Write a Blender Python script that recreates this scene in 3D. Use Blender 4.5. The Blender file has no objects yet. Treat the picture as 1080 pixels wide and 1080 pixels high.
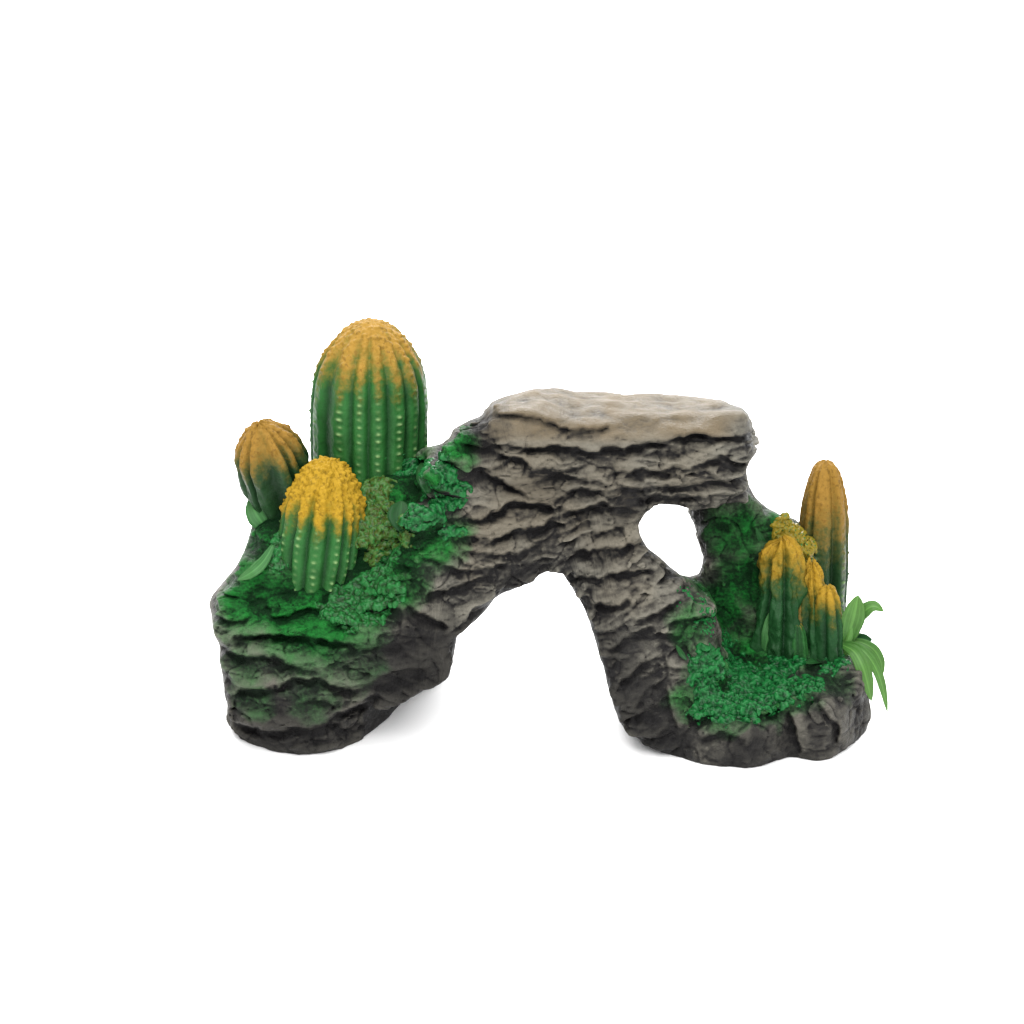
import bpy, math, random
import numpy as np
from concurrent.futures import ThreadPoolExecutor
from mathutils import Vector, Matrix
from mathutils.bvhtree import BVHTree

# ------------------------------------------------------------------ camera, light, exposure
S = 0.00025                      # metres per modelling unit (the ornament is about 17 cm wide)
PITCH, CAM_D, CAM_H = math.radians(18.0), 3000.0, 235.0
sc = bpy.context.scene
col = sc.collection
fwd = np.array([0.0, math.cos(PITCH), -math.sin(PITCH)])
upv = np.array([0.0, math.sin(PITCH), math.cos(PITCH)])
campos = np.array([0.0, 0.0, CAM_H]) - CAM_D * fwd
cd = bpy.data.cameras.new('camera')
cam = bpy.data.objects.new('camera', cd); col.objects.link(cam)
cd.sensor_fit = 'HORIZONTAL'; cd.angle = 2 * math.atan(540 / CAM_D)
cd.clip_start = 0.01; cd.clip_end = 50
cam.location = Vector(campos * S); cam.rotation_euler = (math.pi / 2 - PITCH, 0, 0)
sc.camera = cam

world = bpy.data.worlds.new('World'); sc.world = world; world.use_nodes = True
bg = world.node_tree.nodes['Background']
bg.inputs['Color'].default_value = (1, 1, 1, 1); bg.inputs['Strength'].default_value = 1.0

def area(name, loc, target, size, power, color=(1, 1, 1)):
    ld = bpy.data.lights.new(name, 'AREA'); ld.shape = 'RECTANGLE'; ld.size, ld.size_y = size
    ld.energy = power; ld.color = color
    o = bpy.data.objects.new(name, ld); col.objects.link(o); o.location = loc
    o.rotation_euler = (Vector(target) - Vector(loc)).to_track_quat('-Z', 'Y').to_euler()
    return o
area('softbox_top', (-0.10, -0.14, 0.75), (0.0, 0.0, 0.05), (0.8, 0.6), 8.8, (1.0, 0.985, 0.96))
area('softbox_front', (0.1, -1.0, 0.75), (0.0, 0.0, 0.04), (1.1, 0.6), 17.5)
area('softbox_back', (0.0, 0.55, 0.40), (0.0, 0.02, 0.0), (1.1, 0.30), 10.0)
area('softbox_backdrop', (0.0, 0.7, 1.3), (0.0, 1.7, 0.3), (2.0, 0.5), 60.0)

sc.view_settings.view_transform = 'Standard'; sc.view_settings.look = 'None'
sc.view_settings.exposure = 0.0; sc.view_settings.gamma = 1.0; sc.view_settings.use_curve_mapping = False

# ------------------------------------------------------------------ helpers
def ray(px, py):
    return fwd * CAM_D + np.array([1.0, 0, 0]) * (px - 540) + upv * (540 - py)
def at(px, py, Y):
    d = ray(px, py); t = (Y - campos[1]) / d[1]
    return campos + d * t
def on_floor(px, py):
    d = ray(px, py); return campos + d * (-campos[2] / d[2])
def project(x, y, z):
    dx, dy, dz = x - campos[0], y - campos[1], z - campos[2]
    dep = dy * fwd[1] + dz * fwd[2]
    return 540 + CAM_D * dx / dep, 540 - CAM_D * (dy * upv[1] + dz * upv[2]) / dep

rng = np.random.RandomState(7)
_perm = rng.permutation(256).astype(np.int32)
_perm = np.concatenate([_perm, _perm, _perm[:4]])
_grad = rng.normal(size=(256, 3)).astype(np.float32)
_grad /= np.linalg.norm(_grad, axis=1)[:, None]
_rnd = rng.rand(256).astype(np.float32)

_g3 = [np.ascontiguousarray(_grad[:, k]) for k in range(3)]
_perm8 = _perm[:512].astype(np.int32)
def _noise(x, y, z):
    xi, yi, zi = np.floor(x), np.floor(y), np.floor(z)
    fx, fy, fz = x - xi, y - yi, z - zi
    xi = xi.astype(np.int32) & 255; yi = yi.astype(np.int32) & 255; zi = zi.astype(np.int32) & 255
    u = fx * fx * fx * (fx * (fx * 6 - 15) + 10); v = fy * fy * fy * (fy * (fy * 6 - 15) + 10)
    w = fz * fz * fz * (fz * (fz * 6 - 15) + 10)
    out = np.zeros(x.shape, np.float32)
    for a in (0, 1):
        pa = _perm8.take(xi + a); wa_ = u if a else 1 - u
        for b in (0, 1):
            pb = _perm8.take(pa + yi + b & 255); wb = wa_ * (v if b else 1 - v)
            for c in (0, 1):
                k = _perm8.take(pb + zi + c & 255)
                d = _g3[0].take(k) * (fx - a); d += _g3[1].take(k) * (fy - b); d += _g3[2].take(k) * (fz - c)
                d *= wb; d *= (w if c else 1 - w); out += d
    out *= 1.7
    return out
_pool = ThreadPoolExecutor(4)
def noise(x, y, z):
    """gradient noise, about -1..1"""
    x, y, z = np.broadcast_arrays(np.asarray(x, np.float32), np.asarray(y, np.float32), np.asarray(z, np.float32))
    sh = x.shape; x, y, z = x.ravel(), y.ravel(), z.ravel(); n = 32768
    if x.size <= n: return _noise(x, y, z).reshape(sh)
    return np.concatenate(list(_pool.map(lambda k: _noise(x[k:k + n], y[k:k + n], z[k:k + n]), range(0, x.size, n)))).reshape(sh)
def fbm(x, y, z, n=3):
    o, a, t = 0, 1.0, 0
    for i in range(n):
        k = 2.03 ** i
        o = o + a * noise(x * k + 17 * i, y * k + 5 * i, z * k - 9 * i); t += a; a *= 0.5
    return o / t
def hash01(a, b):
    return _rnd[_perm[(_perm[a.astype(np.int32) & 255] + (b.astype(np.int32) & 255)) & 255]]
def cell(x, y, z):
    """distance to nearest jittered cell centre (0..~1) and its random value"""
    xi, yi, zi = np.floor(x), np.floor(y), np.floor(z)
    best = np.full(x.shape, 9.0, np.float32); val = np.zeros(x.shape, np.float32)
    for a in (-1, 0, 1):
        for b in (-1, 0, 1):
            for c in (-1, 0, 1):
                X, Y, Z = xi + a, yi + b, zi + c
                h = _perm[(_perm[(_perm[X.astype(np.int32) & 255] + Y.astype(np.int32)) & 255] + Z.astype(np.int32)) & 255]
                d = (X + _rnd[h] - x) ** 2 + (Y + _rnd[(h * 7 + 13) & 255] - y) ** 2 + (Z + _rnd[(h * 5 + 91) & 255] - z) ** 2
                m = d < best
                best = np.where(m, d, best); val = np.where(m, _rnd[(h * 3 + 40) & 255], val)
    return np.sqrt(best), val
def sstep(a, b, x):
    t = np.clip((x - a) / (b - a), 0, 1); return t * t * (3 - 2 * t)

def poly_sd(P, X, Y):
    P = np.asarray(P, np.float32); d = np.full(X.shape, 1e9, np.float32); s = np.zeros(X.shape, bool)
    for i in range(len(P)):
        a, b = P[i], P[(i + 1) % len(P)]
        e = b - a; wx, wy = X - a[0], Y - a[1]
        t = np.clip((wx * e[0] + wy * e[1]) / (e @ e + 1e-9), 0, 1)
        d = np.minimum(d, (wx - e[0] * t) ** 2 + (wy - e[1] * t) ** 2)
        c = ((a[1] <= Y) != (b[1] <= Y))
        with np.errstate(all='ignore'):
            xx = a[0] + (Y - a[1]) * e[0] / (e[1] if abs(e[1]) > 1e-9 else 1e-9)
        s ^= c & (X < xx)
    d = np.sqrt(d); return np.where(s, -d, d)
def smax(a, b, k):
    h = np.maximum(k - np.abs(a - b), 0) / k
    return np.maximum(a, b) + h * h * k * 0.25
def smin(a, b, k): return -smax(-a, -b, k)

def tag(o, **kw):
    for k, v in kw.items(): o[k] = v
    return o
def mesh_obj(name, V, F, mat, parent=None, attrs=None, smooth=True):
    me = bpy.data.meshes.new(name)
    V = np.asarray(V, np.float32) * S
    F = np.asarray(F, np.int32)
    n, k = F.shape
    me.vertices.add(len(V)); me.vertices.foreach_set('co', V.ravel())
    me.loops.add(n * k); me.loops.foreach_set('vertex_index', F.ravel())
    me.polygons.add(n)
    me.polygons.foreach_set('loop_start', np.arange(0, n * k, k, dtype=np.int32))
    me.polygons.foreach_set('loop_total', np.full(n, k, np.int32))
    me.update(calc_edges=True); me.validate()
    if smooth: me.polygons.foreach_set('use_smooth', np.ones(len(me.polygons), bool))
    for an, av in (attrs or {}).items():
        at_ = me.attributes.new(an, 'FLOAT', 'POINT'); at_.data.foreach_set('value', np.asarray(av, np.float32))
    me.materials.append(mat)
    o = bpy.data.objects.new(name, me); col.objects.link(o)
    if parent: o.parent = parent
    return o

# ------------------------------------------------------------------ materials
class NT:
    def __init__(s, name, k=0.8):
        s.k = k
        s.m = bpy.data.materials.new(name); s.m.use_nodes = True
        s.t = s.m.node_tree; s.b = s.t.nodes['Principled BSDF']
        s.tc = s.t.nodes.new('ShaderNodeTexCoord')
    def n(s, typ, **kw):
        nd = s.t.nodes.new(typ)
        for k, v in kw.items(): setattr(nd, k, v)
        return nd
    def l(s, a, b): s.t.links.new(a, b)
    def noise(s, scale, detail=4, rough=0.6):
        nd = s.n('ShaderNodeTexNoise'); nd.inputs['Scale'].default_value = scale
        nd.inputs['Detail'].default_value = detail; nd.inputs['Roughness'].default_value = rough
        s.l(s.tc.outputs['Object'], nd.inputs['Vector']); return nd.outputs['Fac']
    def attr(s, name):
        nd = s.n('ShaderNodeAttribute'); nd.attribute_name = name; return nd.outputs['Fac']
    def math(s, op, a, b=None, c=None, clamp=False):
        nd = s.n('ShaderNodeMath', operation=op); nd.use_clamp = clamp
        for i, x in enumerate((a, b, c)):
            if x is None: continue
            if isinstance(x, (int, float)): nd.inputs[i].default_value = x
            else: s.l(x, nd.inputs[i])
        return nd.outputs[0]
    def ramp(s, x, a, b, lo=0.0, hi=1.0):
        nd = s.n('ShaderNodeMapRange', interpolation_type='SMOOTHSTEP')
        s.l(x, nd.inputs[0])
        for i, v in enumerate((a, b, lo, hi)): nd.inputs[i + 1].default_value = v
        return nd.outputs[0]
    def mix(s, f, a, b):
        nd = s.n('ShaderNodeMix', data_type='RGBA')
        for i, x in ((0, f), (6, a), (7, b)):
            if isinstance(x, (int, float)): nd.inputs[i].default_value = x
            elif isinstance(x, tuple): nd.inputs[i].default_value = (*(v * s.k for v in x), 1)
            else: s.l(x, nd.inputs[i])
        return nd.outputs[2]
    def bump(s, h, strength, dist):
        nd = s.n('ShaderNodeBump'); nd.inputs['Strength'].default_value = strength; nd.inputs['Distance'].default_value = dist
        s.l(h, nd.inputs['Height']); s.l(nd.outputs[0], s.b.inputs['Normal'])
    def set(s, **kw):
        for k, v in kw.items():
            i = s.b.inputs[k.replace('_', ' ')]
            if isinstance(v, (int, float)): i.default_value = v
            elif isinstance(v, tuple): i.default_value = (*v, 1) if len(v) == 3 else v
            else: s.l(v, i)

def mat_rock():
    m = NT('painted_resin_rock')
    fine = m.noise(1300, 5, 0.65); mid = m.noise(260, 5, 0.6)
    ridge = m.attr('ridge'); beige = m.attr('beige'); green = m.attr('green'); dark = m.attr('dark')
    # hair-fine beds running along the strata
    cx = m.n('ShaderNodeCombineXYZ')
    m.l(m.math('MULTIPLY', m.attr('run'), 0.05), cx.inputs[0]); m.l(m.math('MULTIPLY', m.attr('bed'), 0.17), cx.inputs[2])
    bn = m.n('ShaderNodeTexNoise'); bn.inputs['Scale'].default_value = 1.0; bn.inputs['Detail'].default_value = 6
    bn.inputs['Roughness'].default_value = 0.68; bn.inputs['Distortion'].default_value = 0.6
    m.l(cx.outputs[0], bn.inputs['Vector']); beds = bn.outputs['Fac']
    b0 = m.math('MULTIPLY', m.math('SUBTRACT', beds, 0.5), 0.45)
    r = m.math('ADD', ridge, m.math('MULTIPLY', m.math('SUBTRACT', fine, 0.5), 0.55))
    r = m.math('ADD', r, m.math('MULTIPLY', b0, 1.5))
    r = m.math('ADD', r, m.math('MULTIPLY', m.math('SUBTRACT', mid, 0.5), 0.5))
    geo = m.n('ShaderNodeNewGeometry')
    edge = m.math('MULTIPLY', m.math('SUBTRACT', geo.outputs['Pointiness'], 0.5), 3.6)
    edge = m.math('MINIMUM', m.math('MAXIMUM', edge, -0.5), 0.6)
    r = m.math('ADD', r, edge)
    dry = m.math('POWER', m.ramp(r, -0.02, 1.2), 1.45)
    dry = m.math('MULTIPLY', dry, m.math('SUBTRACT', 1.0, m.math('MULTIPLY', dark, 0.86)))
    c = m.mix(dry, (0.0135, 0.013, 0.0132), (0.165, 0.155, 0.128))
    blot = m.noise(95, 5, 0.62)
    bm = m.math('MULTIPLY', beige, m.math('MULTIPLY', m.ramp(r, 0.1, 1.0), m.ramp(blot, 0.28, 0.62, 0.62, 1.0)), clamp=True)
    c = m.mix(bm, c, (0.128, 0.099, 0.062))
    gm = m.math('ADD', green, m.math('MULTIPLY', m.math('SUBTRACT', mid, 0.5), 0.6), clamp=True)
    gm = m.math('MULTIPLY', gm, m.ramp(green, 0.02, 0.2))
    gc = m.mix(m.ramp(m.math('ADD', r, m.math('MULTIPLY', m.math('SUBTRACT', fine, 0.5), 1.2)), 0.1, 1.25), (0.0016, 0.016, 0.0035), (0.009, 0.120, 0.018))
    c = m.mix(gm, c, gc)
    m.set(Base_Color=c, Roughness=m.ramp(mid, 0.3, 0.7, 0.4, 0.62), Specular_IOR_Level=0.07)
    m.bump(m.math('ADD', m.math('ADD', fine, m.math('MULTIPLY', beds, 1.6)), m.math('MULTIPLY', mid, 1.2)), 0.7, 0.0012)
    return m.m
def mat_moss():
    m = NT('crumbly_green_moss_paint')
    f = m.noise(1500, 4, 0.6); y = m.attr('yellow'); c_ = m.attr('crumb')
    c = m.mix(m.ramp(c_, 0.1, 1.0), (0.0020, 0.024, 0.0055), (0.0105, 0.108, 0.026))
    yy = m.math('MULTIPLY', y, m.ramp(f, 0.3, 0.52), clamp=True)
    c = m.mix(yy, c, (0.17, 0.125, 0.012))
    m.set(Base_Color=c, Roughness=0.2, Specular_IOR_Level=0.10)
    return m.m
def mat_cactus(name, cap, edge, body, dark):
    m = NT(name)
    f = m.noise(900, 4, 0.6); w = m.noise(180, 3, 0.5)
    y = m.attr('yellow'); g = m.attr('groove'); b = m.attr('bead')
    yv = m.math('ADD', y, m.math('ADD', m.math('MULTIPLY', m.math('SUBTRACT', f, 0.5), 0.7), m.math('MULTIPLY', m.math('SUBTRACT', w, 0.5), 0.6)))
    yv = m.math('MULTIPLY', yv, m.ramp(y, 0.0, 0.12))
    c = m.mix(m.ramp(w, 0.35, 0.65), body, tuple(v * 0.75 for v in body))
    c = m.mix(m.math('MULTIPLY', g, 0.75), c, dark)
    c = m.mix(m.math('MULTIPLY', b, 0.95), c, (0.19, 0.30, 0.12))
    c = m.mix(m.ramp(yv, 0.02, 0.55), c, edge)
    c = m.mix(m.ramp(yv, 0.25, 0.95), c, cap)
    c = m.mix(m.math('MULTIPLY', m.ramp(f, 0.5, 0.66), m.ramp(yv, 0.4, 0.9, 0.0, 0.6)), c, tuple(v * 0.36 for v in cap))
    m.set(Base_Color=c, Roughness=m.ramp(y, 0.2, 0.7, 0.42, 0.65), Specular_IOR_Level=0.09)
    m.bump(m.math('ADD', f, w), 0.45, 0.0007)
    return m.m
def mat_leaf(name, c1, c2, trans=0.35):
    m = NT(name)
    f = m.noise(420, 3, 0.5); t = m.attr('along')
    c = m.mix(t, c1, c2)
    c = m.mix(m.ramp(f, 0.4, 0.7, 0, 0.35), c, tuple(v * 0.6 for v in c2))
    vein = m.math('SINE', m.math('MULTIPLY', m.attr('across'), 17.0))
    mid = m.ramp(m.math('ABSOLUTE', m.attr('across')), 0.0, 0.22, 0.45, 0.0)
    c = m.mix(m.math('ADD', mid, m.ramp(vein, 0.2, 1.0, 0.0, 0.18)), c, tuple(min(1, v * 1.7) for v in c2))
    m.set(Base_Color=c, Roughness=0.33, Specular_IOR_Level=0.16 if trans else 0.07)
    tr = m.n('ShaderNodeBsdfTranslucent'); m.l(c, tr.inputs['Color'])
    mx = m.n('ShaderNodeMixShader'); mx.inputs[0].default_value = trans
    out = m.t.nodes['Material Output']
    m.l(m.b.outputs[0], mx.inputs[1]); m.l(tr.outputs[0], mx.inputs[2]); m.l(mx.outputs[0], out.inputs['Surface'])
    return m.m
def mat_white():
    m = NT('white_studio_paper', 1.0)
    f = m.noise(60, 3, 0.5)
    m.set(Base_Color=m.mix(f, (0.92, 0.92, 0.92), (0.94, 0.94, 0.94)), Roughness=0.9, Specular_IOR_Level=0.0)
    return m.m
M_rock, M_moss, M_white = mat_rock(), mat_moss(), mat_white()
GREEN, GDARK = (0.018, 0.092, 0.020), (0.003, 0.018, 0.005)
M_cactus = mat_cactus('green_cactus_with_yellow_top', (0.25, 0.142, 0.022), (0.060, 0.078, 0.012), GREEN, GDARK)
M_bright = mat_cactus('green_cactus_with_bright_yellow_crust', (0.30, 0.180, 0.012), (0.060, 0.080, 0.010), GREEN, GDARK)
M_ochre = mat_cactus('olive_cactus_with_ochre_tip', (0.205, 0.112, 0.018), (0.060, 0.058, 0.013), (0.012, 0.040, 0.013), (0.004, 0.014, 0.005))
M_stump = mat_cactus('dark_green_stump_with_mustard_tip', (0.28, 0.165, 0.014), (0.055, 0.062, 0.010), (0.010, 0.050, 0.014), (0.003, 0.016, 0.005))
M_leaf = mat_leaf('bright_green_plastic_leaf', (0.045, 0.15, 0.028), (0.095, 0.215, 0.05))
M_blade = mat_leaf('dark_green_painted_leaf', (0.005, 0.034, 0.009), (0.012, 0.052, 0.014), 0.0)

# ------------------------------------------------------------------ setting: a white paper sweep
def build_backdrop():
    prof = [(-4000, 0), (6500, 0)]
    R = 900
    for i in range(1, 17):
        a = i / 16 * math.pi / 2; prof.append((6500 + R * math.sin(a), R - R * math.cos(a)))
    prof.append((7400, 6000))
    V, F = [], []
    for x in (-7000, 7000):
        for y, z in prof: V.append((x, y, z))
    n = len(prof)
    for i in range(n - 1): F.append((i, n + i, n + i + 1, i + 1))
    o = mesh_obj('backdrop', V, F, M_white)
    tag(o, kind='structure', label='seamless white studio paper under and behind the ornament')
build_backdrop()

# ------------------------------------------------------------------ the rock as one solid
OUT = [(254,590),(249,599),(237,613),(224.5,628),(221,637),(223.5,647),(224.5,657),(226.5,669),(232.5,680),(232,696),(235.6,712),
 (237.7,735),(240.7,744),(239,757),(243,771),(251,782),(267,790),(292,795),(312,797.7),(338,796.7),(363,790.6),(383,782),(399,771),
 (413,758),(430,738),(441,731),(463,723),(473,713),(478.6,694),(482.8,670),(502,655),(512,645),(521.7,633),(531.4,627),(546.7,625),
 (560.5,617.5),(566,609),(578.6,603.6),(588,609),(602,626),(616,647),(624.4,671.7),(635.6,710.6),(644,741),(652,760.6),(663,776),
 (678.6,787),(703,797),(731,806.8),(756,811),(788,813),(810,809),(823,804),(834,801.5),(845,803),(860,805.5),(875,803),(889.6,796),
 (908,783),(917.4,772.8),(918,750),(917,731),(912,712),(905,700),(893,670),(886,640),(875,610),(860,575),(845,552),(833,545),(823,543.6),
 (809,535.5),(796.6,526),(790.5,514),(787.5,500),(789.5,487.6),(797.7,477.4),(801.7,467),(795.6,453),(790.5,438.7),(782,428.5),
 (762,422.4),(731.5,419),(690.7,415),(657,415),(627,412.6),(605,412.6),(590,407.6),(581,406.7),(564,410),(536,417),(519.6,423),(512,431),
 (508.5,439),(495,444),(478.5,453),(475,461.7),(465.6,469),(452.6,472),(400,482),(340,495),(300,512),(280,530),(268,548),(264,564),(258.5,581)]
HOLE = [(680.5,539.5),(688.7,537),(713,537),(724,542.6),(731.5,557),(738.6,575),(741.6,587),(740.6,598.6),(737.6,605.7),(727,609),
 (717,606.7),(705,597.6),(695,588),(682.6,579),(674.4,565),(672.4,553)]

# joints between the beds on the front of the casting, as polylines (each with its depth)
JOINTS = [(8,[(512,440),(545,439),(568,440),(586,449),(608,455),(631,454),(647,449)]),
 (8,[(527,470),(551,471),(577,471),(601,474),(623,477),(647,473),(666,471),(688,469)]),
 (9,[(518,477),(545,486),(568,495),(594,497),(620,491)]), (7,[(579,499),(601,503),(623,508),(644,511)]), (7,[(647,499),(668,498),(690,496)]),
 (9,[(500,492),(536,512),(553,522),(573,528),(594,526),(616,516),(649,523)]), (10,[(478,549),(518,545),(533,534),(551,531),(573,533),(588,538)]),
 (7,[(590,541),(610,539),(631,533),(644,532)]), (10,[(474,572),(495,568),(518,569),(536,562),(555,560),(573,557),(586,544)]),
 (8,[(480,580),(505,584),(527,586),(551,584),(573,573)]), (6,[(622,561),(642,560),(660,557)]), (9,[(606,584),(631,581),(653,579),(672,574)]),
 (8,[(650,471),(676,471),(705,466),(735,459),(760,461),(792,461)]), (8,[(650,496),(680,498),(711,496),(731,495),(756,483),(774,478)]),
 (8,[(650,514),(670,516),(691,516),(721,514),(746,511)]), (5,[(676,481),(701,478),(720,480)]), (6,[(668,527),(691,525),(717,524),(745,521)]),
 (8,[(602,608),(637,610),(665,605),(690,600)]), (7,[(622,642),(651,638),(668,632)]), (8,[(668,659),(693,647),(722,631)]), (6,[(704,660),(728,652),(756,650)]),
 (6,[(640,688),(660,676),(690,660)]), (6,[(652,724),(676,704),(704,688)]), (5,[(668,748),(684,728),(700,716)]),
 (7,[(440,587),(461,594),(486,601),(521,606)]), (9,[(428,640),(458,655),(476,664)]), (7,[(445,631),(472,624),(497,613),(524,606)]), (7,[(468,582),(499,597),(519,602),(537,591)]),
 (11,[(234,677),(261,670),(292,670),(314,672),(338,675),(355,680),(402,683)]), (9,[(231,682),(249,690),(269,694),(290,692),(306,704),(326,708),(350,711)]),
 (11,[(240,737),(267,728),(292,723),(314,718),(338,716),(355,728),(393,731)]), (9,[(245,763),(267,769),(292,773),(314,771),(338,767),(359,755),(383,741),(402,731)]),
 (7,[(280,653),(306,649),(322,643),(344,645)]), (9,[(350,675),(375,686),(402,684)]), (8,[(220,650),(241,653),(262,656)]), (6,[(330,738),(352,744),(372,738)]),
 (7,[(721,752),(735,762),(763,754),(805,753),(833,748)]), (9,[(833,750),(837,772),(846,797)]), (5,[(735,780),(762,774),(790,782)]), (5,[(862,742),(880,764),(884,786)]), (5,[(700,722),(704,748),(716,770)])]
GX0, GY0 = np.arange(150, 1000, 2.0, dtype=np.float32), np.arange(330, 860, 2.0, dtype=np.float32)
def joint_map():
    X, Y = np.meshgrid(GX0, GY0, indexing='ij')
    X = X + 4.0 * noise(X / 20, Y / 20, 0 * X) + 1.2 * noise(X / 6, Y / 6, 0 * X + 5); Y = Y + 4.0 * noise(X / 19, Y / 15, 0 * X + 9) + 1.8 * noise(X / 6, Y / 6, 0 * X + 2)
    hi = np.zeros_like(X); lo = np.zeros_like(X); cov = np.zeros_like(X)
    for H, P in JOINTS:
        P = np.array(P, np.float32); best = np.full(X.shape, 1e9, np.float32); sg = np.zeros_like(X); tt = np.zeros_like(X); n = len(P) - 1
        for k in range(n):
            a, b = P[k], P[k + 1]; e = b - a; wx, wy = X - a[0], Y - a[1]
            t = np.clip((wx * e[0] + wy * e[1]) / (e @ e), 0, 1); dd = np.hypot(wx - t * e[0], wy - t * e[1])
            m = dd < best; best = np.where(m, dd, best); sg = np.where(m, np.sign(e[1] * wx - e[0] * wy), sg); tt = np.where(m, (k + t) / n, tt)
        end = sstep(0, .12, tt) * sstep(1, .88, tt)
        hi = np.maximum(hi, np.where(sg > 0, H * .75 * sstep(0, 2.5, best) * sstep(25, 3.0, best), 0) * end)
        lo = np.maximum(lo, np.where(sg > 0, H * sstep(2.5, 0, best), H * sstep(12, 0.3, best) ** 1.5) * end)
        cov = np.maximum(cov, sstep(34, 8, best) * end)
    vary = 0.85 + 0.55 * noise(X / 24 + 4, Y / 9, 0 * X + 7) + 0.25 * noise(X / 8, Y / 5, 0 * X + 1)
    return hi * 0.95 - lo * np.clip(vary, 0.08, 1.1) * 1.0, cov
JMAP, JCOV = joint_map()
def joints(x, y, z, gy):
    px, py = project(x, y, z)
    i = np.clip((px - 150) / 2, 0, len(GX0) - 2); j = np.clip((py - 330) / 2, 0, len(GY0) - 2)
    a, b = i.astype(int), j.astype(int); u, v = (i - a).astype(np.float32), (j - b).astype(np.float32)
    f = sstep(0.1, 0.5, -gy)                    # only on faces turned to the front
    def smp(M): return M[a, b] * (1 - u) * (1 - v) + M[a + 1, b] * u * (1 - v) + M[a, b + 1] * (1 - u) * v + M[a + 1, b + 1] * u * v
    return smp(JMAP) * f, smp(JCOV) * f

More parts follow.
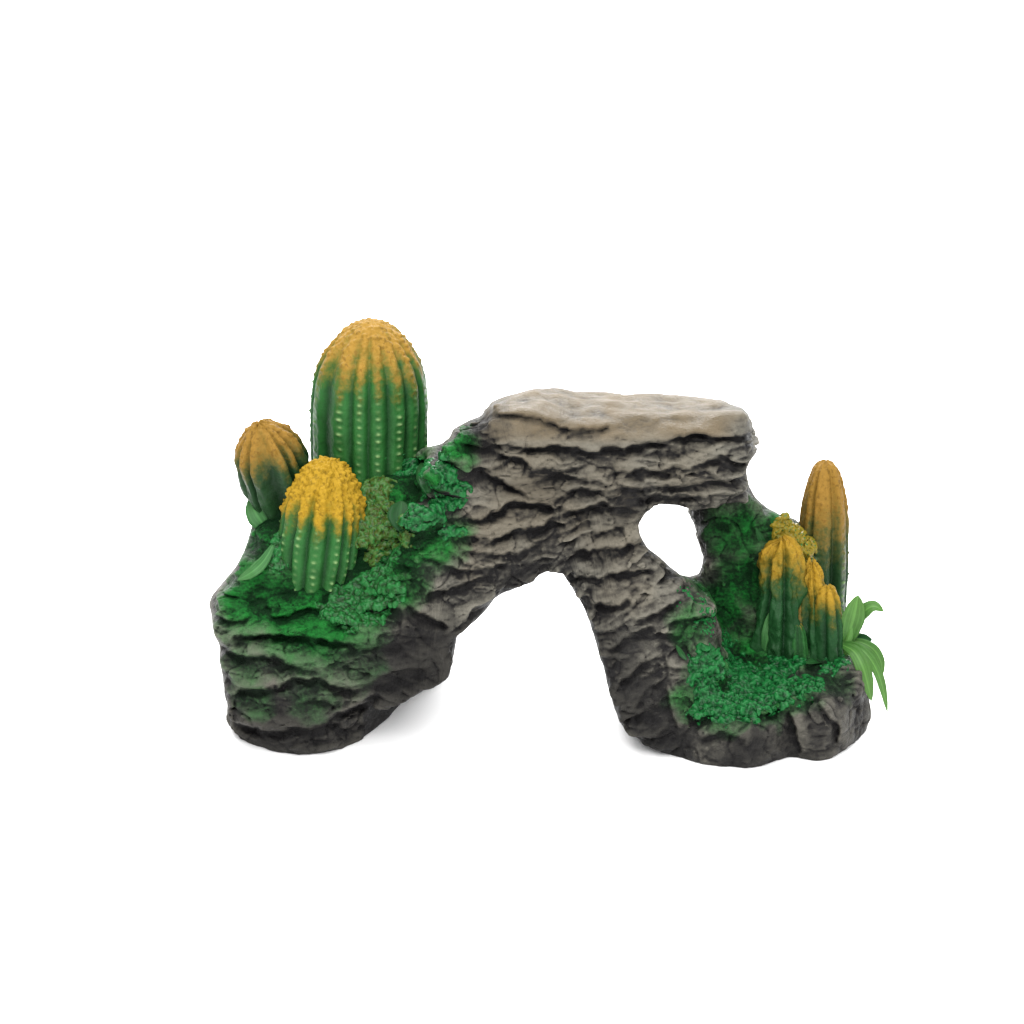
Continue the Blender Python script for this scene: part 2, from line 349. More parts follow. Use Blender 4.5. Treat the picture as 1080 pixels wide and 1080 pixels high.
def build_rock_field(h):
    xs = np.arange(-345, 400, h, dtype=np.float32); ys = np.arange(-196, 200, h, dtype=np.float32); zs = np.arange(-8, 392, h, dtype=np.float32)
    X2, Y2 = np.meshgrid(xs, ys, indexing='ij')
    X1, Z1 = np.meshgrid(xs, zs, indexing='ij')
    x, y, z = xs[:, None, None], ys[None, :, None], zs[None, None, :]
    def wall(pts, Y, off=4):                     # outline standing in the plane y = Y
        P = [at(a, b, Y)[[0, 2]] for a, b in pts]
        return (poly_sd(P, X1, Z1) - off)[:, None, :]
    def foot(pts):
        P = [on_floor(a, b)[:2] for a, b in pts]
        return poly_sd(P, X2, Y2)[:, :, None]
    # left pedestal and the mound behind it
    fa = foot([(243,760),(251,780),(290,793),(315,796.5),(345,794.5),(383,780),(413,757),(430,737),(442,730),(465,722),(473,712),(440,703),(300,703),(255,725)])
    d = smax(fa - 0.10 * z - 2, z - 142, 20)
    yf = -102 + np.maximum(z - 140, 0) * 0.62
    hill = wall([(222,720),(220,640),(248,600),(264,550),(285,515),(330,490),(400,478),(455,468),(478,450),(500,438),(530,470),(530,600),(480,672),(440,700)], 20)
    d = smin(d, smax(smax(hill, yf - y, 30), y - 120, 30), 26)
    # arm of the bridge
    arm = wall([(420,705),(400,640),(430,560),(470,470),(500,440),(560,430),(690,480),(680,540),(610,600),(578,606),(530,630),(483,673)], -50, 6)
    yfa = -78 - 34 * sstep(20, -120, x)
    d = smin(d, smax(smax(arm, yfa - y + 0.10 * (330 - z), 26), y - 50, 26), 20)
    # flat slab on top
    slab = wall([(505,446),(520,436),(640,444),(740,446),(796,436),(803,465),(795,490),(787,536),(740,547),(682,545),(600,556),(540,520),(505,480)], -78, 2)
    d = smin(d, smax(smax(slab, (-84 + 0.16 * (350 - z)) - y, 30), y - 78, 30), 14)
    # front leg
    leg = wall([(585,560),(640,525),(668,536),(680,580),(703,604),(745,640),(760,700),(700,790),(650,768),(633,705),(614,647),(600,622),(572,598)], -75, 4)
    d = smin(d, smax(smax(leg, (-118 + 0.20 * z) - y, 26), y - 30, 30), 12)
    # rear column under the right end of the slab
    colm = wall([(730,510),(742,600),(735,650),(710,710),(850,710),(870,640),(850,565),(826,543),(809,535),(796,526),(787,505),(800,460),(730,470)], 45, 4)
    d = smin(d, smax(smax(colm, (5 + 0.10 * (z - 200)) - y, 24), y - 120, 26), 14)
    # right pedestal and its mound
    fg = foot([(650,752),(663,775),(680,787),(703,796),(731,805.5),(760,811),(788,812.5),(810,808.5),(823,803.5),(834,801),(845,802.5),(860,805),(875,802.5),(889,795.5),(908,782.5),(917,770),(919,730),(880,712),(690,705),(655,725)])
    slope = 0.66 - 0.40 * sstep(wxz(765, 0)[0], wxz(800, 0)[0], x)
    top = np.minimum(58 + np.maximum(y + 118, 0) * slope, 172)
    d = smin(d, smax(fg - 0.02 * z, (z - top) * 0.84, 20), 14)
    mound = wall([(800,540),(846,550),(872,600),(892,650),(912,715),(800,730)], 60, 4)
    d = smin(d, smax(smax(mound, 25 - y, 24), y - 130, 24), 18)
    # the solid keeps inside the outline of the casting
    gx = np.arange(150, 1000, 2.0, dtype=np.float32); gy = np.arange(330, 860, 2.0, dtype=np.float32)
    GX, GY = np.meshgrid(gx, gy, indexing='ij')
    sd = np.maximum(poly_sd(OUT, GX, GY), -poly_sd(HOLE, GX, GY))
    px, py = project(x, y, z)
    ix = np.clip((px - 150) / 2, 0, len(gx) - 2); iy = np.clip((py - 330) / 2, 0, len(gy) - 2)
    i0 = ix.astype(np.int32); j0 = iy.astype(np.int32); fx = (ix - i0).astype(np.float32); fy = (iy - j0).astype(np.float32)
    i0, j0 = np.broadcast_arrays(i0, j0)
    cone = sd[i0, j0] * (1 - fx) * (1 - fy) + sd[i0 + 1, j0] * fx * (1 - fy) + sd[i0, j0 + 1] * (1 - fx) * fy + sd[i0 + 1, j0 + 1] * fx * fy
    d = smax(d, cone, 14).astype(np.float32)
    # strata
    m = np.abs(d) < 11
    I = np.nonzero(m)
    Gx = np.zeros_like(d); Gz = np.zeros_like(d)
    Gx[3:-3] = (d[6:] - d[:-6]) / (6 * h); Gz[:, :, 3:-3] = (d[:, :, 6:] - d[:, :, :-6]) / (6 * h)
    Gy = np.zeros_like(d); Gy[:, 3:-3] = (d[:, 6:] - d[:, :-6]) / (6 * h)
    GX3, GZ3, GY3 = Gx.astype(np.float16), Gz.astype(np.float16), Gy.astype(np.float16)
    D, _ = relief(xs[I[0]], ys[I[1]], zs[I[2]], inner(xs[I[0]], zs[I[2]], Gx[m], Gz[m]), Gy[m])
    d[m] -= D
    d = smax(d, cone - 1.0, 4).astype(np.float32)
    d = np.maximum(d, -z)
    return xs, ys, zs, d, GX3, GZ3, GY3

def wxz(px, py, Y=-70):
    p = at(px, py, Y); return p[0], p[2]

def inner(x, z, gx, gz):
    """how far a face looks into the arch: relief is calmer and colour darker there"""
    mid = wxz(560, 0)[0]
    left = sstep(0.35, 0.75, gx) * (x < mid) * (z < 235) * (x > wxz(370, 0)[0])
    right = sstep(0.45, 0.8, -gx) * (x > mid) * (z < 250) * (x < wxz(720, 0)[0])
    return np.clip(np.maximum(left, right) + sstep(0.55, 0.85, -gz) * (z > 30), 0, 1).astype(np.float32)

def strata(s, l, sp, x, y, z, seed, sharp=0.3, wob=0.75):
    """weathered beds: each bed leans out over a dark joint below it and slopes back above"""
    w = s + wob * sp * noise(x / 75 + seed, y / 75, z / 60) + 0.30 * sp * noise(x / 27, y / 27 + seed, z / 20)
    k = w / sp; i = np.floor(k); t = k - i
    lat = l / (sp * 2.3) + 7 * hash01(i, i * 0 + seed) + 0.35 * noise(x / 30, z / 30, y / 30 + seed); j = np.floor(lat); u = lat - j
    h = hash01(i + seed * 3, j); h2 = hash01(i + seed * 3, j + 1)
    hh = h + (h2 - h) * sstep(0.72, 1.0, u)
    thin = sharp * (0.7 + 0.8 * hh)
    prof = np.where(t < thin, sstep(0, 1, t / thin), 1 - 0.85 * (np.maximum(t - thin, 0) / (1 - thin)) ** 1.7)
    return prof * (0.4 + 0.8 * hh), hh

def beds(s, l, sp, x, y, z, seed, wob=0.6, tilt=0.2):
    a, _ = strata(s + tilt * l, l, sp, x, y, z, seed, wob=wob)
    b, _ = strata(s - tilt * 1.2 * l, l, sp * 0.86, x + 40, y, z, seed + 11, wob=wob)
    return smax(a, b, 0.35) * 1.25 - 0.3

def relief(x, y, z, calm=0.0, gy=0.0):
    """outward relief (units) and dry-brush height 0..1"""
    x = x.astype(np.float32); y = y.astype(np.float32); z = z.astype(np.float32)
    px0, pz0 = wxz(672, 524)
    dx, dz = px0 - x, z - pz0
    th = np.arctan2(dz, np.maximum(dx, 20) + 40)
    s_arm = th * 165; l_arm = dx
    wl = sstep(wxz(470, 0)[0], wxz(400, 0)[0], x) * sstep(215, 150, z)        # left pedestal
    zs_ = wxz(0, 512)[1]
    ws = sstep(zs_ - 18, zs_ + 14, z + 0.05 * (x - 60)) * sstep(wxz(490, 0)[0], wxz(540, 0)[0], x)
    wg = sstep(wxz(600, 0)[0], wxz(660, 0)[0], x) * (1 - ws)                  # front leg and right foot
    wr = wg * sstep(wxz(700, 0)[0], wxz(760, 0)[0], x)
    wa = np.clip(1 - wl - ws - wg, 0, 1)
    def only(w, f):
        o = np.zeros(x.shape, np.float32); k = w > 0.02
        if k.any(): o[k] = f(x[k], y[k], z[k], k)
        return o
    topf = sstep(338, 352, z + 7 * noise(x / 33, y / 40, 0 * x + 4)) * ws      # smoother worn top
    arm = only(wa, lambda x, y, z, k: 14 * beds(s_arm[k], l_arm[k], 34, x, y, z, 1, .5, .12)
               + 4 * beds(s_arm[k], l_arm[k], 14, x, y, z, 2, .6, .2) - 9.5)
    def fs(x, y, z, k):
        s = z - 0.07 * x + 0.04 * y; t = topf[k]
        o = 14 * beds(s, x, 30, x, y, z, 3, .6, .16) + 5 * beds(s, x, 12, x, y, z, 4, .6, .25) - 10.5
        return o * (1 - 0.88 * t) + t * 6 * fbm(x / 45, y / 45, z / 45, 2)
    slab = only(ws, fs)
    leg = only(wg - wr, lambda x, y, z, k: 13 * beds(z - 0.34 * x, x, 34, x, y, z, 5, .7, .2)
               + 4.5 * beds(z - 0.34 * x, x, 14, x, y, z, 6, .7, .4) - 9)
    ped = only(wl, lambda x, y, z, k: 13 * beds(z, x, 38, x, y, z, 21, .5, .1) + 5.5 * beds(z, x, 15, x, y, z, 9, .6, .22) - 9)
    rf = only(wr, lambda x, y, z, k: 8 * (0.55 - cell(x / 34, y / 34, z / 26)[0]) + 6 * fbm(x / 20, y / 20, z / 26))
    out = wa * arm + ws * slab + (wg - wr) * leg + wr * rf + wl * ped
    jm, jc = joints(x, y, z, gy)
    out = out * (1 - 0.62 * jc * (1 - topf)) + 0.95 * jm * (1 - 0.3 * topf)
    # cross fractures and rough grain
    n1 = noise(x / 32 + 31, y / 32, z / 32 + 3); fr = 1 - np.minimum(np.abs(n1) / 0.12, 1)
    out = out - 3.2 * fr * fr * (1 - topf)
    n2 = noise(x / 40 + 3, y / 26, z / 13 + 3); fr = 1 - np.minimum(np.abs(n2) / 0.10, 1)
    out = out - 2.6 * fr * fr * (1 - topf) * (1 - wr)
    g = fbm(x / 13 + 5, y / 11, z / 7, 3)
    g2 = 1 - np.abs(noise(x / 8, y / 8, z / 4.5)) * 2
    out = out + 1.0 * g2 * (1 - 0.8 * topf)
    out = out + 1.7 * g * (1 - 0.6 * topf)
    out = out * (1 - 0.85 * calm) - 1 * calm
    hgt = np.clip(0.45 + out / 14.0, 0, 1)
    out = out * (0.35 + 0.65 * sstep(0, 14, z))
    global BED
    BED = (wa * s_arm + ws * (z - 0.07 * x) + wg * (z - 0.16 * x) + wl * z, np.where(wa > .5, l_arm, x))
    return out, np.clip(hgt + 0.30 * topf, 0, 1)

def surface_nets(xs, ys, zs, d):
    h = xs[1] - xs[0]
    s = d < 0
    n = (s.shape[0] - 1, s.shape[1] - 1, s.shape[2] - 1)
    cnt = np.zeros(n, np.int8)
    for a in (0, 1):
        for b in (0, 1):
            for c in (0, 1): cnt += s[a:a + n[0], b:b + n[1], c:c + n[2]]
    act = (cnt > 0) & (cnt < 8)
    I = np.argwhere(act).astype(np.int32)
    idx = np.full(n, -1, np.int32); idx[act] = np.arange(len(I))
    cor = np.stack([d[I[:, 0] + a, I[:, 1] + b, I[:, 2] + c] for a in (0, 1) for b in (0, 1) for c in (0, 1)], 1)
    offs = np.array([(a, b, c) for a in (0, 1) for b in (0, 1) for c in (0, 1)], np.float32)
    acc = np.zeros((len(I), 3), np.float32); num = np.zeros(len(I), np.float32)
    for i in range(8):
        for j in range(i + 1, 8):
            if np.abs(offs[i] - offs[j]).sum() != 1: continue
            m = (cor[:, i] < 0) != (cor[:, j] < 0)
            t = np.where(m, cor[:, i] / np.where(m, cor[:, i] - cor[:, j], 1), 0)
            acc += np.where(m[:, None], offs[i] + t[:, None] * (offs[j] - offs[i]), 0); num += m
    V = (I + acc / num[:, None]) * h + np.array([xs[0], ys[0], zs[0]], np.float32)
    F = []
    for ax in range(3):
        sl0 = [slice(1, -1)] * 3; sl1 = [slice(1, -1)] * 3
        sl0[ax] = slice(0, -1); sl1[ax] = slice(1, None)
        A, B = s[tuple(sl0)], s[tuple(sl1)]
        for flip, m in ((False, A & ~B), (True, B & ~A)):
            P = np.argwhere(m); o1, o2 = [k for k in range(3) if k != ax]
            P = P + np.array([0 if k == ax else 1 for k in range(3)])
            q = []
            for (e, f) in ((0, 0), (-1, 0), (-1, -1), (0, -1)):
                Q = P.copy(); Q[:, o1] += e; Q[:, o2] += f
                q.append(idx[Q[:, 0], Q[:, 1], Q[:, 2]])
            q = np.stack(q, 1)
            if (ax == 1) ^ flip: q = q[:, ::-1]
            F.append(q)
    return V, np.concatenate(F)

GRID = 1.7
xs, ys, zs, fld, GX3, GZ3, GY3 = build_rock_field(GRID)
RV, RF = surface_nets(xs, ys, zs, fld)
# one light relaxation to take the voxel steps out
def relax(V, F, it=2, lam=0.5):
    E = np.concatenate([F[:, [0, 1]], F[:, [1, 2]], F[:, [2, 3]], F[:, [3, 0]]])
    deg = np.bincount(E[:, 0], minlength=len(V)) + np.bincount(E[:, 1], minlength=len(V))
    for _ in range(it):
        acc = np.stack([np.bincount(E[:, 0], V[E[:, 1], k], len(V)) + np.bincount(E[:, 1], V[E[:, 0], k], len(V)) for k in range(3)], 1)
        V = V + lam * (acc / np.maximum(deg, 1)[:, None] - V)
    return V.astype(np.float32)
RV = relax(RV, RF, 2, 0.5)
RV[:, 2] = np.maximum(RV[:, 2], 0.2)
bvh = BVHTree.FromPolygons([tuple(v) for v in RV.tolist()], RF.tolist())
def hit(px, py):
    r = bvh.ray_cast(Vector(campos), Vector(ray(px, py)).normalized())
    return np.array(r[0]) if r[0] is not None else at(px, py, 0)

ornament = bpy.data.objects.new('aquarium_ornament', None); col.objects.link(ornament)
ornament.empty_display_size = 0.02
tag(ornament, label='grey painted resin rock arch with green cacti, moss and a plastic plant, standing on white', category='aquarium ornament')

def blobs(V, lst):
    """airbrush spots: (px, py, radius, strength) found on the surface"""
    o = np.zeros(len(V), np.float32)
    for px, py, r, k in lst:
        c = hit(px, py); q = np.sqrt(((V - c) ** 2).sum(1))
        o = np.maximum(o, k * sstep(r, r * 0.25, q))
    return o
gi = [np.clip(((RV[:, k] - a[0]) / GRID + .5).astype(int), 0, len(a) - 1) for k, a in enumerate((xs, ys, zs))]
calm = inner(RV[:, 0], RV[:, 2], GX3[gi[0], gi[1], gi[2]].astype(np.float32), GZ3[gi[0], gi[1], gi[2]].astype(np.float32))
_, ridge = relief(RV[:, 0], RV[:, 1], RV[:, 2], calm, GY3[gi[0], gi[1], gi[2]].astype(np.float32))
bed, run = BED
warp = np.stack([noise(RV[:, 0] / 18 + k * 9, RV[:, 1] / 18, RV[:, 2] / 18) * 9 for k in range(3)], 1)
WV = RV + warp
green = blobs(WV, [(800,738,46,1),(765,745,44,.9),(728,735,34,.7),(835,730,44,.8),(865,715,40,.6),(375,665,50,.7),(430,560,40,1),(420,620,45,.9),(456,503,30,1.3),(448,490,24,1.2),(330,640,100,1.1),(270,630,75,1),(400,600,75,1),(440,520,60,1.1),(478,470,40,1.1),(487,450,22,.9),(460,570,50,1),(425,585,50,1.1),(300,560,80,1),(400,510,90,1.1),(270,600,55,.9),
    (300,690,45,.42),(260,700,40,.5),(330,735,45,.4),(270,735,35,.45),(370,700,50,.35),(780,560,55,.95),(790,610,60,1),(760,640,50,1.1),(740,620,45,.9),(800,500,25,.5),
    (790,690,70,.95),(730,660,38,.8),(850,690,50,.8),(870,720,45,.45),(760,720,60,.9),(830,560,60,1),(870,640,60,1),(890,690,40,.6)])
beige = blobs(WV, [(540,430,50,.85),(600,425,70,1),(660,430,70,1),(720,432,60,.95),(765,435,32,.6),(560,415,50,1),(640,418,60,1),(700,420,60,.9),
    (570,470,70,.4),(560,530,80,.42),(520,560,60,.38),(540,500,50,.35),(500,600,25,.3),(650,570,50,.3),(660,620,45,.25),(640,500,60,.28),(720,500,60,.28),(600,545,40,.4)])
upn = np.clip(sstep(330, 350, RV[:, 2]), 0, 1) * sstep(wxz(500, 0)[0], wxz(520, 0)[0], RV[:, 0])
beige = np.maximum(beige, 0.9 * upn * sstep(wxz(800, 0)[0], wxz(760, 0)[0], RV[:, 0] + warp[:, 0]))
# darker tone on the inner walls of the arch, the underside and the lower skirt
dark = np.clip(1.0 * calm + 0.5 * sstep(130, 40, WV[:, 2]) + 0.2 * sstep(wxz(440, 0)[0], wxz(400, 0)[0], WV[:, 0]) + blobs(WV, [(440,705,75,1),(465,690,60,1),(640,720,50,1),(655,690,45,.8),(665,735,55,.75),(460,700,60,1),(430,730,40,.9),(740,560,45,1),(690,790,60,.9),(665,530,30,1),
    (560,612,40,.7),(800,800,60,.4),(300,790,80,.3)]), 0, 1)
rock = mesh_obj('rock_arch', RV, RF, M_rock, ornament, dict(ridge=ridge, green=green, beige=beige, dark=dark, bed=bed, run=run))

# ------------------------------------------------------------------ moss: crumbs glued over the rock
def vnormals(V, F):
    n = np.cross(V[F[:, 2]] - V[F[:, 0]], V[F[:, 3]] - V[F[:, 1]])
    N = np.stack([sum(np.bincount(F[:, k], n[:, a], len(V)) for k in range(4)) for a in range(3)], 1)
    return (N / np.maximum(np.linalg.norm(N, axis=1), 1e-9)[:, None]).astype(np.float32)
RN = vnormals(RV, RF)
def subdiv(V, F):
    e = np.sort(np.concatenate([F[:, [k, (k + 1) % 4]] for k in range(4)]), 1)
    u, inv = np.unique(e, axis=0, return_inverse=True); inv = inv.ravel(); n = len(F); nv = len(V)
    em = nv + inv.reshape(4, n).T
    c = nv + len(u) + np.arange(n)
    V2 = np.concatenate([V, V[u].mean(1), V[F].mean(1)])
    F2 = np.concatenate([np.stack([F[:, k], em[:, k], c, em[:, (k - 1) % 4]], 1) for k in range(4)])
    return V2, F2
def moss(spots, yellow, amp=3.6, size=5.4, label=None):
    w = blobs(WV, spots)
    keep = (w[RF] > 0.02).all(1) & (RN[RF].mean(1)[:, 2] > -0.55)
    F = RF[keep]; ids, inv = np.unique(F, return_inverse=True)
    data = np.concatenate([RV[ids], RN[ids], w[ids, None]], 1)
    data, F = subdiv(data, inv.reshape(F.shape))
    V, N, W = data[:, :3], data[:, 3:6], data[:, 6]
    N = N / np.maximum(np.linalg.norm(N, axis=1), 1e-6)[:, None]
    n1 = noise(V[:, 0] / size, V[:, 1] / size, V[:, 2] / size); n2 = noise(V[:, 0] / size * 1.9 + 7, V[:, 1] / size * 1.9, V[:, 2] / size * 1.9)
    b, v1 = cell(V[:, 0] / 3.9 + 9, V[:, 1] / 3.9, V[:, 2] / 3.9)
    c = np.clip(0.45 + 0.5 * n1 + 0.38 * n2, 0, 1) * 0.75 + 0.36 * np.clip(1 - b, 0, 1) * (0.3 + v1)
    gap = sstep(-0.25, 0.25, fbm(V[:, 0] / 14, V[:, 1] / 14, V[:, 2] / 14) + (W - 0.25) * 2.2)
    off = -1.6 + gap * (1.8 + amp * c) * sstep(0.02, 0.6, W + 0.25 * n1) + 1.5 * fbm(V[:, 0] / 9, V[:, 1] / 9, V[:, 2] / 9)
    V = V + N * off[:, None]
    o = mesh_obj('moss', V, F, M_moss, ornament, dict(crumb=np.clip(c * 1.2 * gap, 0, 1), yellow=np.full(len(V), yellow, np.float32)))
    if label: o['label'] = label
    return o
moss([(445,505,34,1),(475,520,30,.9),(460,545,26,.8),(430,490,22,1),(470,490,22,.9),(435,545,30,1),(470,560,20,.6)], 0.0, label='bright green crumbly moss right of the tallest cactus')
moss([(300,572,24,.8),(290,590,22,.7),(312,560,20,.8),(375,640,42,1),(400,620,36,1),(410,590,30,.8),(345,645,24,.6)], 0.03, label='green moss in front of the short yellow topped cactus')
moss([(400,555,40,1),(395,520,32,1),(400,585,26,.9),(425,560,22,.9)], 0.2, label='yellow flecked dark moss between the cacti')
moss([(745,705,34,1),(775,705,36,1),(800,715,36,1),(745,735,26,1),(780,735,26,.9),(825,700,30,.8),(790,745,26,1),(765,750,24,.9),(800,735,34,1),(825,728,30,.9),(735,752,20,.7)], 0.0, 4.4, 5.8, label='thick bright green moss pad on the front of the right foot')
moss([(850,720,34,.55),(880,700,30,.6)], 0.0, 2.5, 4.5, label='thin green moss at the right edge')
moss([(832,562,28,1),(850,580,28,1),(840,600,26,1)], 1.0, 6.5, label='yellow green moss behind the small cacti')
moss([(720,625,30,.3),(752,650,40,.42),(765,676,30,.5)], 0.0, 1.4, 3.2, label='thin dark green moss below the hole')

# ------------------------------------------------------------------ cacti
def cactus(base, tip, prof, ribs, depth, mat, y0, y1, crust, beads=True, phase=0.0, label=None, seed=0, squash=1.0, lump=0.0, keep=0.25):
    """base, tip: points; prof: radius at fractions of the height; y0..y1: where the yellow fades in"""
    base, tip = np.array(base), np.array(tip)
    ax = tip - base; L = np.linalg.norm(ax); ax /= L
    side = np.cross(ax, [0, 1, 0]); side /= np.linalg.norm(side); bk = np.cross(side, ax)
    nt, na = int(L / 1.1), int(max(p[1] for p in prof) * 2 * math.pi / 1.3)
    t = np.linspace(0, 1, nt); ts = 1 - (1 - t) ** 1.35
    pr = np.interp(ts, [p[0] for p in prof], [p[1] for p in prof])
    for _ in range(6): pr[1:-1] = (pr[:-2] + 2 * pr[1:-1] + pr[2:]) / 4
    a = np.arange(na) / na * 2 * math.pi
    T, A = np.meshgrid(ts, a, indexing='ij'); R0 = np.repeat(pr[:, None], na, 1)
    ph = (A * ribs / (2 * math.pi) + phase + 0.22 * np.sin(A * 3 + seed) + 0.12 * np.sin(A * 5 - seed)) % 1
    g = np.abs(ph - 0.5) * 2                                  # 0 crest, 1 groove
    fade = sstep(0, 0.16, 1 - T) * (1 - keep) + keep
    R = R0 * (1 - depth * fade * sstep(0.35, 1.0, g) ** 1.1)
    if lump:
        R = R * (1 + lump * fbm(np.sin(A) * 1.6 + seed * 9, np.cos(A) * 1.6, T * 4.5, 3))
    P = base + ax * (T * L)[..., None] + side * (R * np.sin(A))[..., None] + bk * (-R * squash * np.cos(A))[..., None]
    if lump:
        P = P + ax * (lump * (26 * noise(np.sin(A) * 1.4 + seed, np.cos(A) * 1.4, 0 * T) + 18 * noise(np.sin(A) * 3.1 + seed, np.cos(A) * 3.1, T)) * T ** 3)[..., None]
    nd = side * np.sin(A)[..., None] - bk * np.cos(A)[..., None]
    x, y, z = P[..., 0] + seed * 50, P[..., 1], P[..., 2]
    yel = sstep(y0, y1, T + 0.06 * noise(x / 12, y / 12, z / 12) - 0.06 * np.cos(ph * 6.28))
    bead = np.zeros_like(T)
    if beads:
        row = (T * L / 8.0 + hash01(np.floor(A * ribs / 6.283 + phase), np.zeros_like(A))) % 1
        bead = np.exp(-((g / 0.20) ** 2)) * np.exp(-(((row - 0.5) / 0.17) ** 2)) * (1 - sstep(0.45, 0.8, yel))
        bead *= 0.25 + 0.9 * sstep(-0.15, 0.35, noise(x / 9, y / 9, z / 7))
    c1, v1 = cell(x / 5.0, y / 5.0, z / 5.0)
    cr = np.clip(1 - c1, 0, 1) * (0.4 + v1) * sstep(0.35, 0.85, yel)
    P = P + nd * (1.9 * bead + crust * (cr - 0.25 * sstep(0.35, 0.85, yel)) + 0.7 * fbm(x / 8, y / 8, z / 12))[..., None]
    P = P + ax * (crust * 0.7 * cr * T)[..., None]
    V = P.reshape(-1, 3)
    top = len(V); V = np.concatenate([V, [P[-1].mean(0) + ax * 0.3]])
    i = np.arange(nt - 1)[:, None] * na; j = np.arange(na)[None, :]; k = (j + 1) % na
    F = np.stack([(i + j), (i + k), (i + na + k), (i + na + j)], -1).reshape(-1, 4)
    jj = np.arange(na); l0 = (nt - 1) * na
    cap = np.stack([l0 + jj, l0 + (jj + 1) % na, np.full(na, top), np.full(na, top)], 1)
    # cap as quads over pairs so that every face has four corners
    cap = np.stack([l0 + jj[::2][:na // 2], l0 + (jj[::2][:na // 2] + 1) % na, l0 + (jj[::2][:na // 2] + 2) % na, np.full(na // 2, top)], 1)
    F = np.concatenate([F, cap])
    ext = lambda q: np.append(q.ravel(), q[-1].mean())
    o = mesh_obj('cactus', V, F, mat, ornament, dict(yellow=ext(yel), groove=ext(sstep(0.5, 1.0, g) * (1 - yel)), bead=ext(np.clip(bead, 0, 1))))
    if label: o['label'] = label
    return o

# the tallest, an upright egg
Y = hit(400, 498)[1] + 50
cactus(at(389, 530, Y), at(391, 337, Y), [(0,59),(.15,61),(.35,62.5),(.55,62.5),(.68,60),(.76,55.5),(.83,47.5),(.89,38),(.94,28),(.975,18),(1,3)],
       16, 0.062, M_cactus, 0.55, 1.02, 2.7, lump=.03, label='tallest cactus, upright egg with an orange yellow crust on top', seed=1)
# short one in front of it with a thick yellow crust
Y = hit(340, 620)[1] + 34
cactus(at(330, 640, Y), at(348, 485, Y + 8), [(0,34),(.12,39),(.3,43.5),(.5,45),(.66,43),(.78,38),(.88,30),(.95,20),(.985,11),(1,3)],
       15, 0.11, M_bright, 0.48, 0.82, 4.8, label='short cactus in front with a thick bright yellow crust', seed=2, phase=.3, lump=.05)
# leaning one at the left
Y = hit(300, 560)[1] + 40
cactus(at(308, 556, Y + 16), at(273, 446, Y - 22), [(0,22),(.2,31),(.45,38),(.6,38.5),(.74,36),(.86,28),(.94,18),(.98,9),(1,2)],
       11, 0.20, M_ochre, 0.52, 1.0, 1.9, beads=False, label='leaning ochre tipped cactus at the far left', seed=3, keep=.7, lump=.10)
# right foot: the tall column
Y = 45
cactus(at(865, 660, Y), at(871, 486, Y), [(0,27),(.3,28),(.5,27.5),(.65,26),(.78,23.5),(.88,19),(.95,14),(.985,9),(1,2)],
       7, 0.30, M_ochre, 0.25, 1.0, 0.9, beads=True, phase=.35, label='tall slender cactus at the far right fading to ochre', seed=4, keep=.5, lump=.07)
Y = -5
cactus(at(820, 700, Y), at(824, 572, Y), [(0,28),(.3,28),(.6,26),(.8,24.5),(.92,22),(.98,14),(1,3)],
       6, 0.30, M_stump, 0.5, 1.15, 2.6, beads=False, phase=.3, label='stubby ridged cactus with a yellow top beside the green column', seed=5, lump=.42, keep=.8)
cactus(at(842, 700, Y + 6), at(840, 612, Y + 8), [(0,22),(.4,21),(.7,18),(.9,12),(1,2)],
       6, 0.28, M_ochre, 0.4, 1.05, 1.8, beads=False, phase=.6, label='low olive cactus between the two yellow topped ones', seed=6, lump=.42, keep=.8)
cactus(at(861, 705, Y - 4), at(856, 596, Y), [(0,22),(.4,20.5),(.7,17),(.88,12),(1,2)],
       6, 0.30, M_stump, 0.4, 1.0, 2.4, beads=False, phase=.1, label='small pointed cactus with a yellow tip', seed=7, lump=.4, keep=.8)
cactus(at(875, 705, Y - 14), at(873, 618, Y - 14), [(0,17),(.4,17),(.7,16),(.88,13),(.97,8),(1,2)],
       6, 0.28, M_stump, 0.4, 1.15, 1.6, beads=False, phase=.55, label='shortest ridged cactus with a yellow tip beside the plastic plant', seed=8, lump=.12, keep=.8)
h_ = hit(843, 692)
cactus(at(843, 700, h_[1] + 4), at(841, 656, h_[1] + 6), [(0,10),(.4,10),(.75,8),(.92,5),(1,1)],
       5, 0.26, M_cactus, 0.85, 1.05, 1.5, beads=False, label='tiny green bud with a yellowish tip', seed=9, lump=.1)

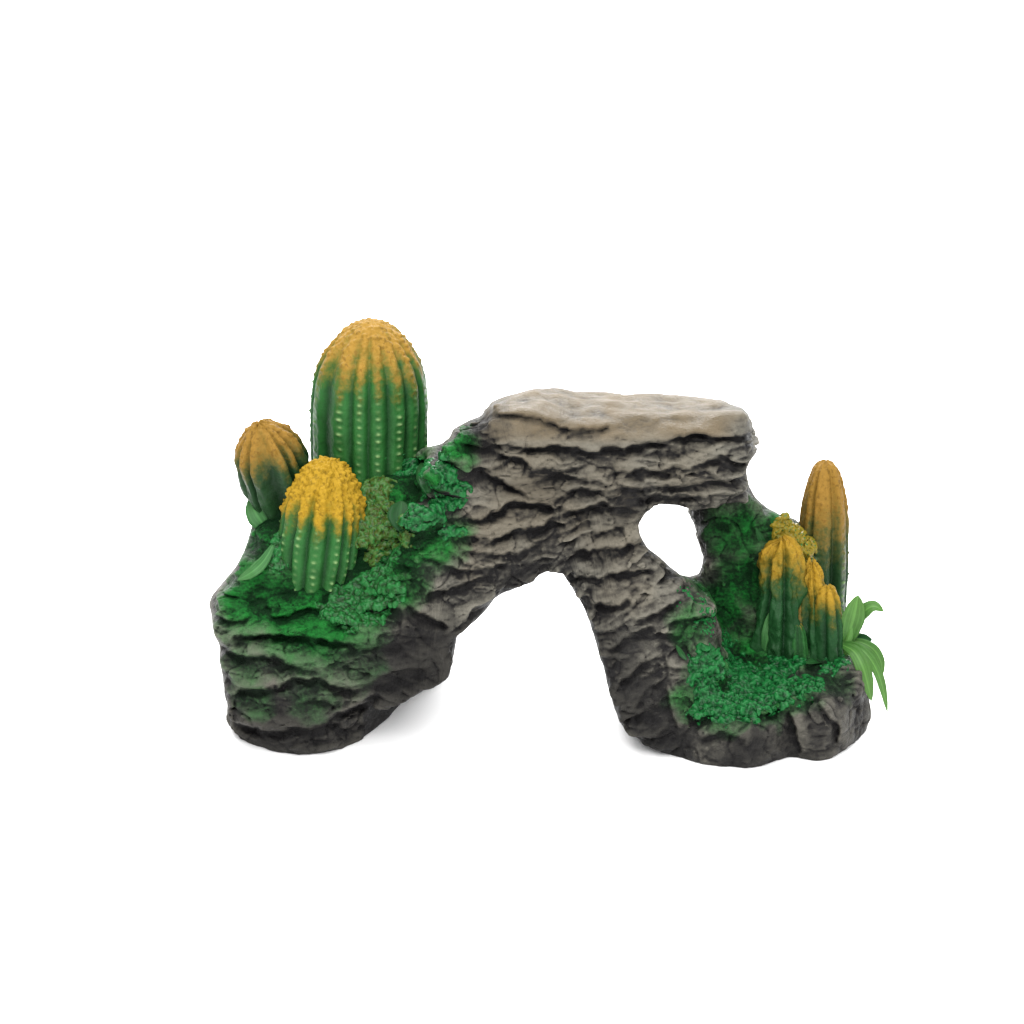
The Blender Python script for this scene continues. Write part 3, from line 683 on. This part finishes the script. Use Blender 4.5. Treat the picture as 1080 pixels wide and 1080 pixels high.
# ------------------------------------------------------------------ leaves
def leaf(pts, width, mat, parent, fold=0.25, thick=0.8, name='leaf', normal=(0, -1, 0.35), label=None, prof=None):
    """a blade along a polyline of 3-D points"""
    P = np.array(pts, float); k = np.linspace(0, 1, len(P)); n = 22; t = np.linspace(0, 1, n)
    C = np.stack([np.interp(t, k, P[:, a]) for a in range(3)], 1)
    for _ in range(10): C[1:-1] = (C[:-2] + 2 * C[1:-1] + C[2:]) / 4
    tan = np.gradient(C, axis=0); tan /= np.linalg.norm(tan, axis=1)[:, None]
    nr = np.array(normal, float); sd = np.cross(tan, nr); sd /= np.linalg.norm(sd, axis=1)[:, None]
    up = np.cross(sd, tan)
    pw = prof or [(0, .35), (.25, .75), (.5, 1), (.75, .8), (.92, .38), (1, .03)]
    w = width / 2 * np.interp(t, [p[0] for p in pw], [p[1] for p in pw])
    us = np.linspace(-1, 1, 7); V = []
    for sgn in (1, -1):
        for u in us:
            V.append(C + sd * (w * u)[:, None] + up * (fold * w * u * u + sgn * thick / 2 * (1 - 0.6 * u * u))[:, None])
    V = np.array(V)                                     # 14 x n
    m = 7; Vf = V.reshape(-1, 3); F = []
    for s_ in (0, 1):
        for c in range(m - 1):
            for r in range(n - 1):
                q = [(s_ * m + c) * n + r, (s_ * m + c + 1) * n + r, (s_ * m + c + 1) * n + r + 1, (s_ * m + c) * n + r + 1]
                F.append(q if s_ == 0 else q[::-1])
    for c in (0, m - 1):
        for r in range(n - 1):
            q = [c * n + r, (m + c) * n + r, (m + c) * n + r + 1, c * n + r + 1]; F.append(q[::-1] if c == 0 else q)
    for r in (0, n - 1):
        for c in range(m - 1): F.append([c * n + r, (c + 1) * n + r, (m + c + 1) * n + r, (m + c) * n + r])
    o = mesh_obj(name, Vf, F, mat, parent, dict(along=np.tile(t, 2 * m), across=np.tile(np.repeat(us, n), 2)))
    if label: o['label'] = label
    return o
def A3(lst): return [at(*p) for p in lst]

# plastic plant at the right edge
pb = at(891, 690, -20)
def stem():
    V, F = [], []
    pts = A3([(889, 700, -18), (892, 684, -22), (896, 672, -24), (900, 655, -24)]); r = [5, 5, 4, 2.5]
    for p, q in zip(pts, r):
        for i in range(10):
            a = i / 10 * 2 * math.pi; V.append(p + np.array([q * math.cos(a), q * math.sin(a), 0]))
    for k in range(3):
        for i in range(10): F.append((k * 10 + i, k * 10 + (i + 1) % 10, (k + 1) * 10 + (i + 1) % 10, (k + 1) * 10 + i))
    return mesh_obj('plastic_plant', V, F, M_leaf, ornament, dict(along=np.zeros(len(V))))
plant = stem(); plant['label'] = 'bright green plastic plant with broad drooping leaves'
WIDE = [(0, .3), (.3, .8), (.6, 1), (.82, .75), (.95, .35), (1, .05)]
leaf(A3([(893, 682, -22), (896, 665, -26), (901, 648, -28), (905, 628, -24)]), 25, M_leaf, plant, prof=WIDE)
leaf(A3([(895, 682, -20), (902, 655, -22), (912, 643, -24), (922, 637, -26), (932, 645, -26)]), 15, M_leaf, plant, normal=(0, -1, .6))
leaf(A3([(886, 640, -10), (888, 652, -22), (891, 668, -26)]), 9, M_leaf, plant)
leaf(A3([(888, 680, -26), (902, 686, -40), (912, 706, -50), (919, 739, -52)]), 17, M_leaf, plant, prof=WIDE)
leaf(A3([(889, 678, -24), (906, 680, -38), (922, 698, -46), (931, 722, -48), (936, 752, -46)]), 11, M_leaf, plant)
leaf(A3([(892, 676, -20), (908, 676, -26), (923, 684, -30), (930, 698, -30), (931, 712, -30)]), 11, M_leaf, plant)
leaf(A3([(890, 682, -14), (905, 673, -14), (920, 675, -12)]), 13, M_blade, plant)
leaf(A3([(886, 690, -18), (890, 664, -16), (885, 636, 0)]), 9, M_blade, plant)

M_dull = mat_leaf('dull_pale_green_leaf', (0.02, 0.085, 0.024), (0.045, 0.13, 0.04), 0.0)
# painted blades moulded against the rock
leaf(A3([(806, 690, -20), (810, 668, -26), (814, 642, -22)]), 14, M_dull, ornament, name='leaf')
leaf(A3([(866, 700, -30), (860, 697, -40), (850, 700, -46)]), 11, M_blade, ornament, normal=(0, -.4, 1))
leaf(A3([(812, 585, 10), (804, 572, 4), (797, 556, 6)]), 8, M_blade, ornament)
def on(px, py, out=3):
    h_ = hit(px, py); return h_ - np.array(ray(px, py)) / CAM_D * out
leaf([on(452, 520, 4), on(448, 505, 9), on(444, 488, 8)], 17, M_blade, ornament)
leaf([on(425, 560, 3), on(421, 545, 8), on(424, 528, 8)], 26, M_blade, ornament)
leaf(A3([(290, 562, -20), (276, 552, -26), (268, 540, -22), (264, 524, -10)]), 22, M_dull, ornament)
leaf([on(288, 575, 4), on(279, 592, 6), on(266, 604, 5), on(250, 612, 3)], 13, M_dull, ornament)
leaf([on(724, 696, 3), on(719, 690, 5), on(713, 680, 4)], 6, M_blade, ornament)
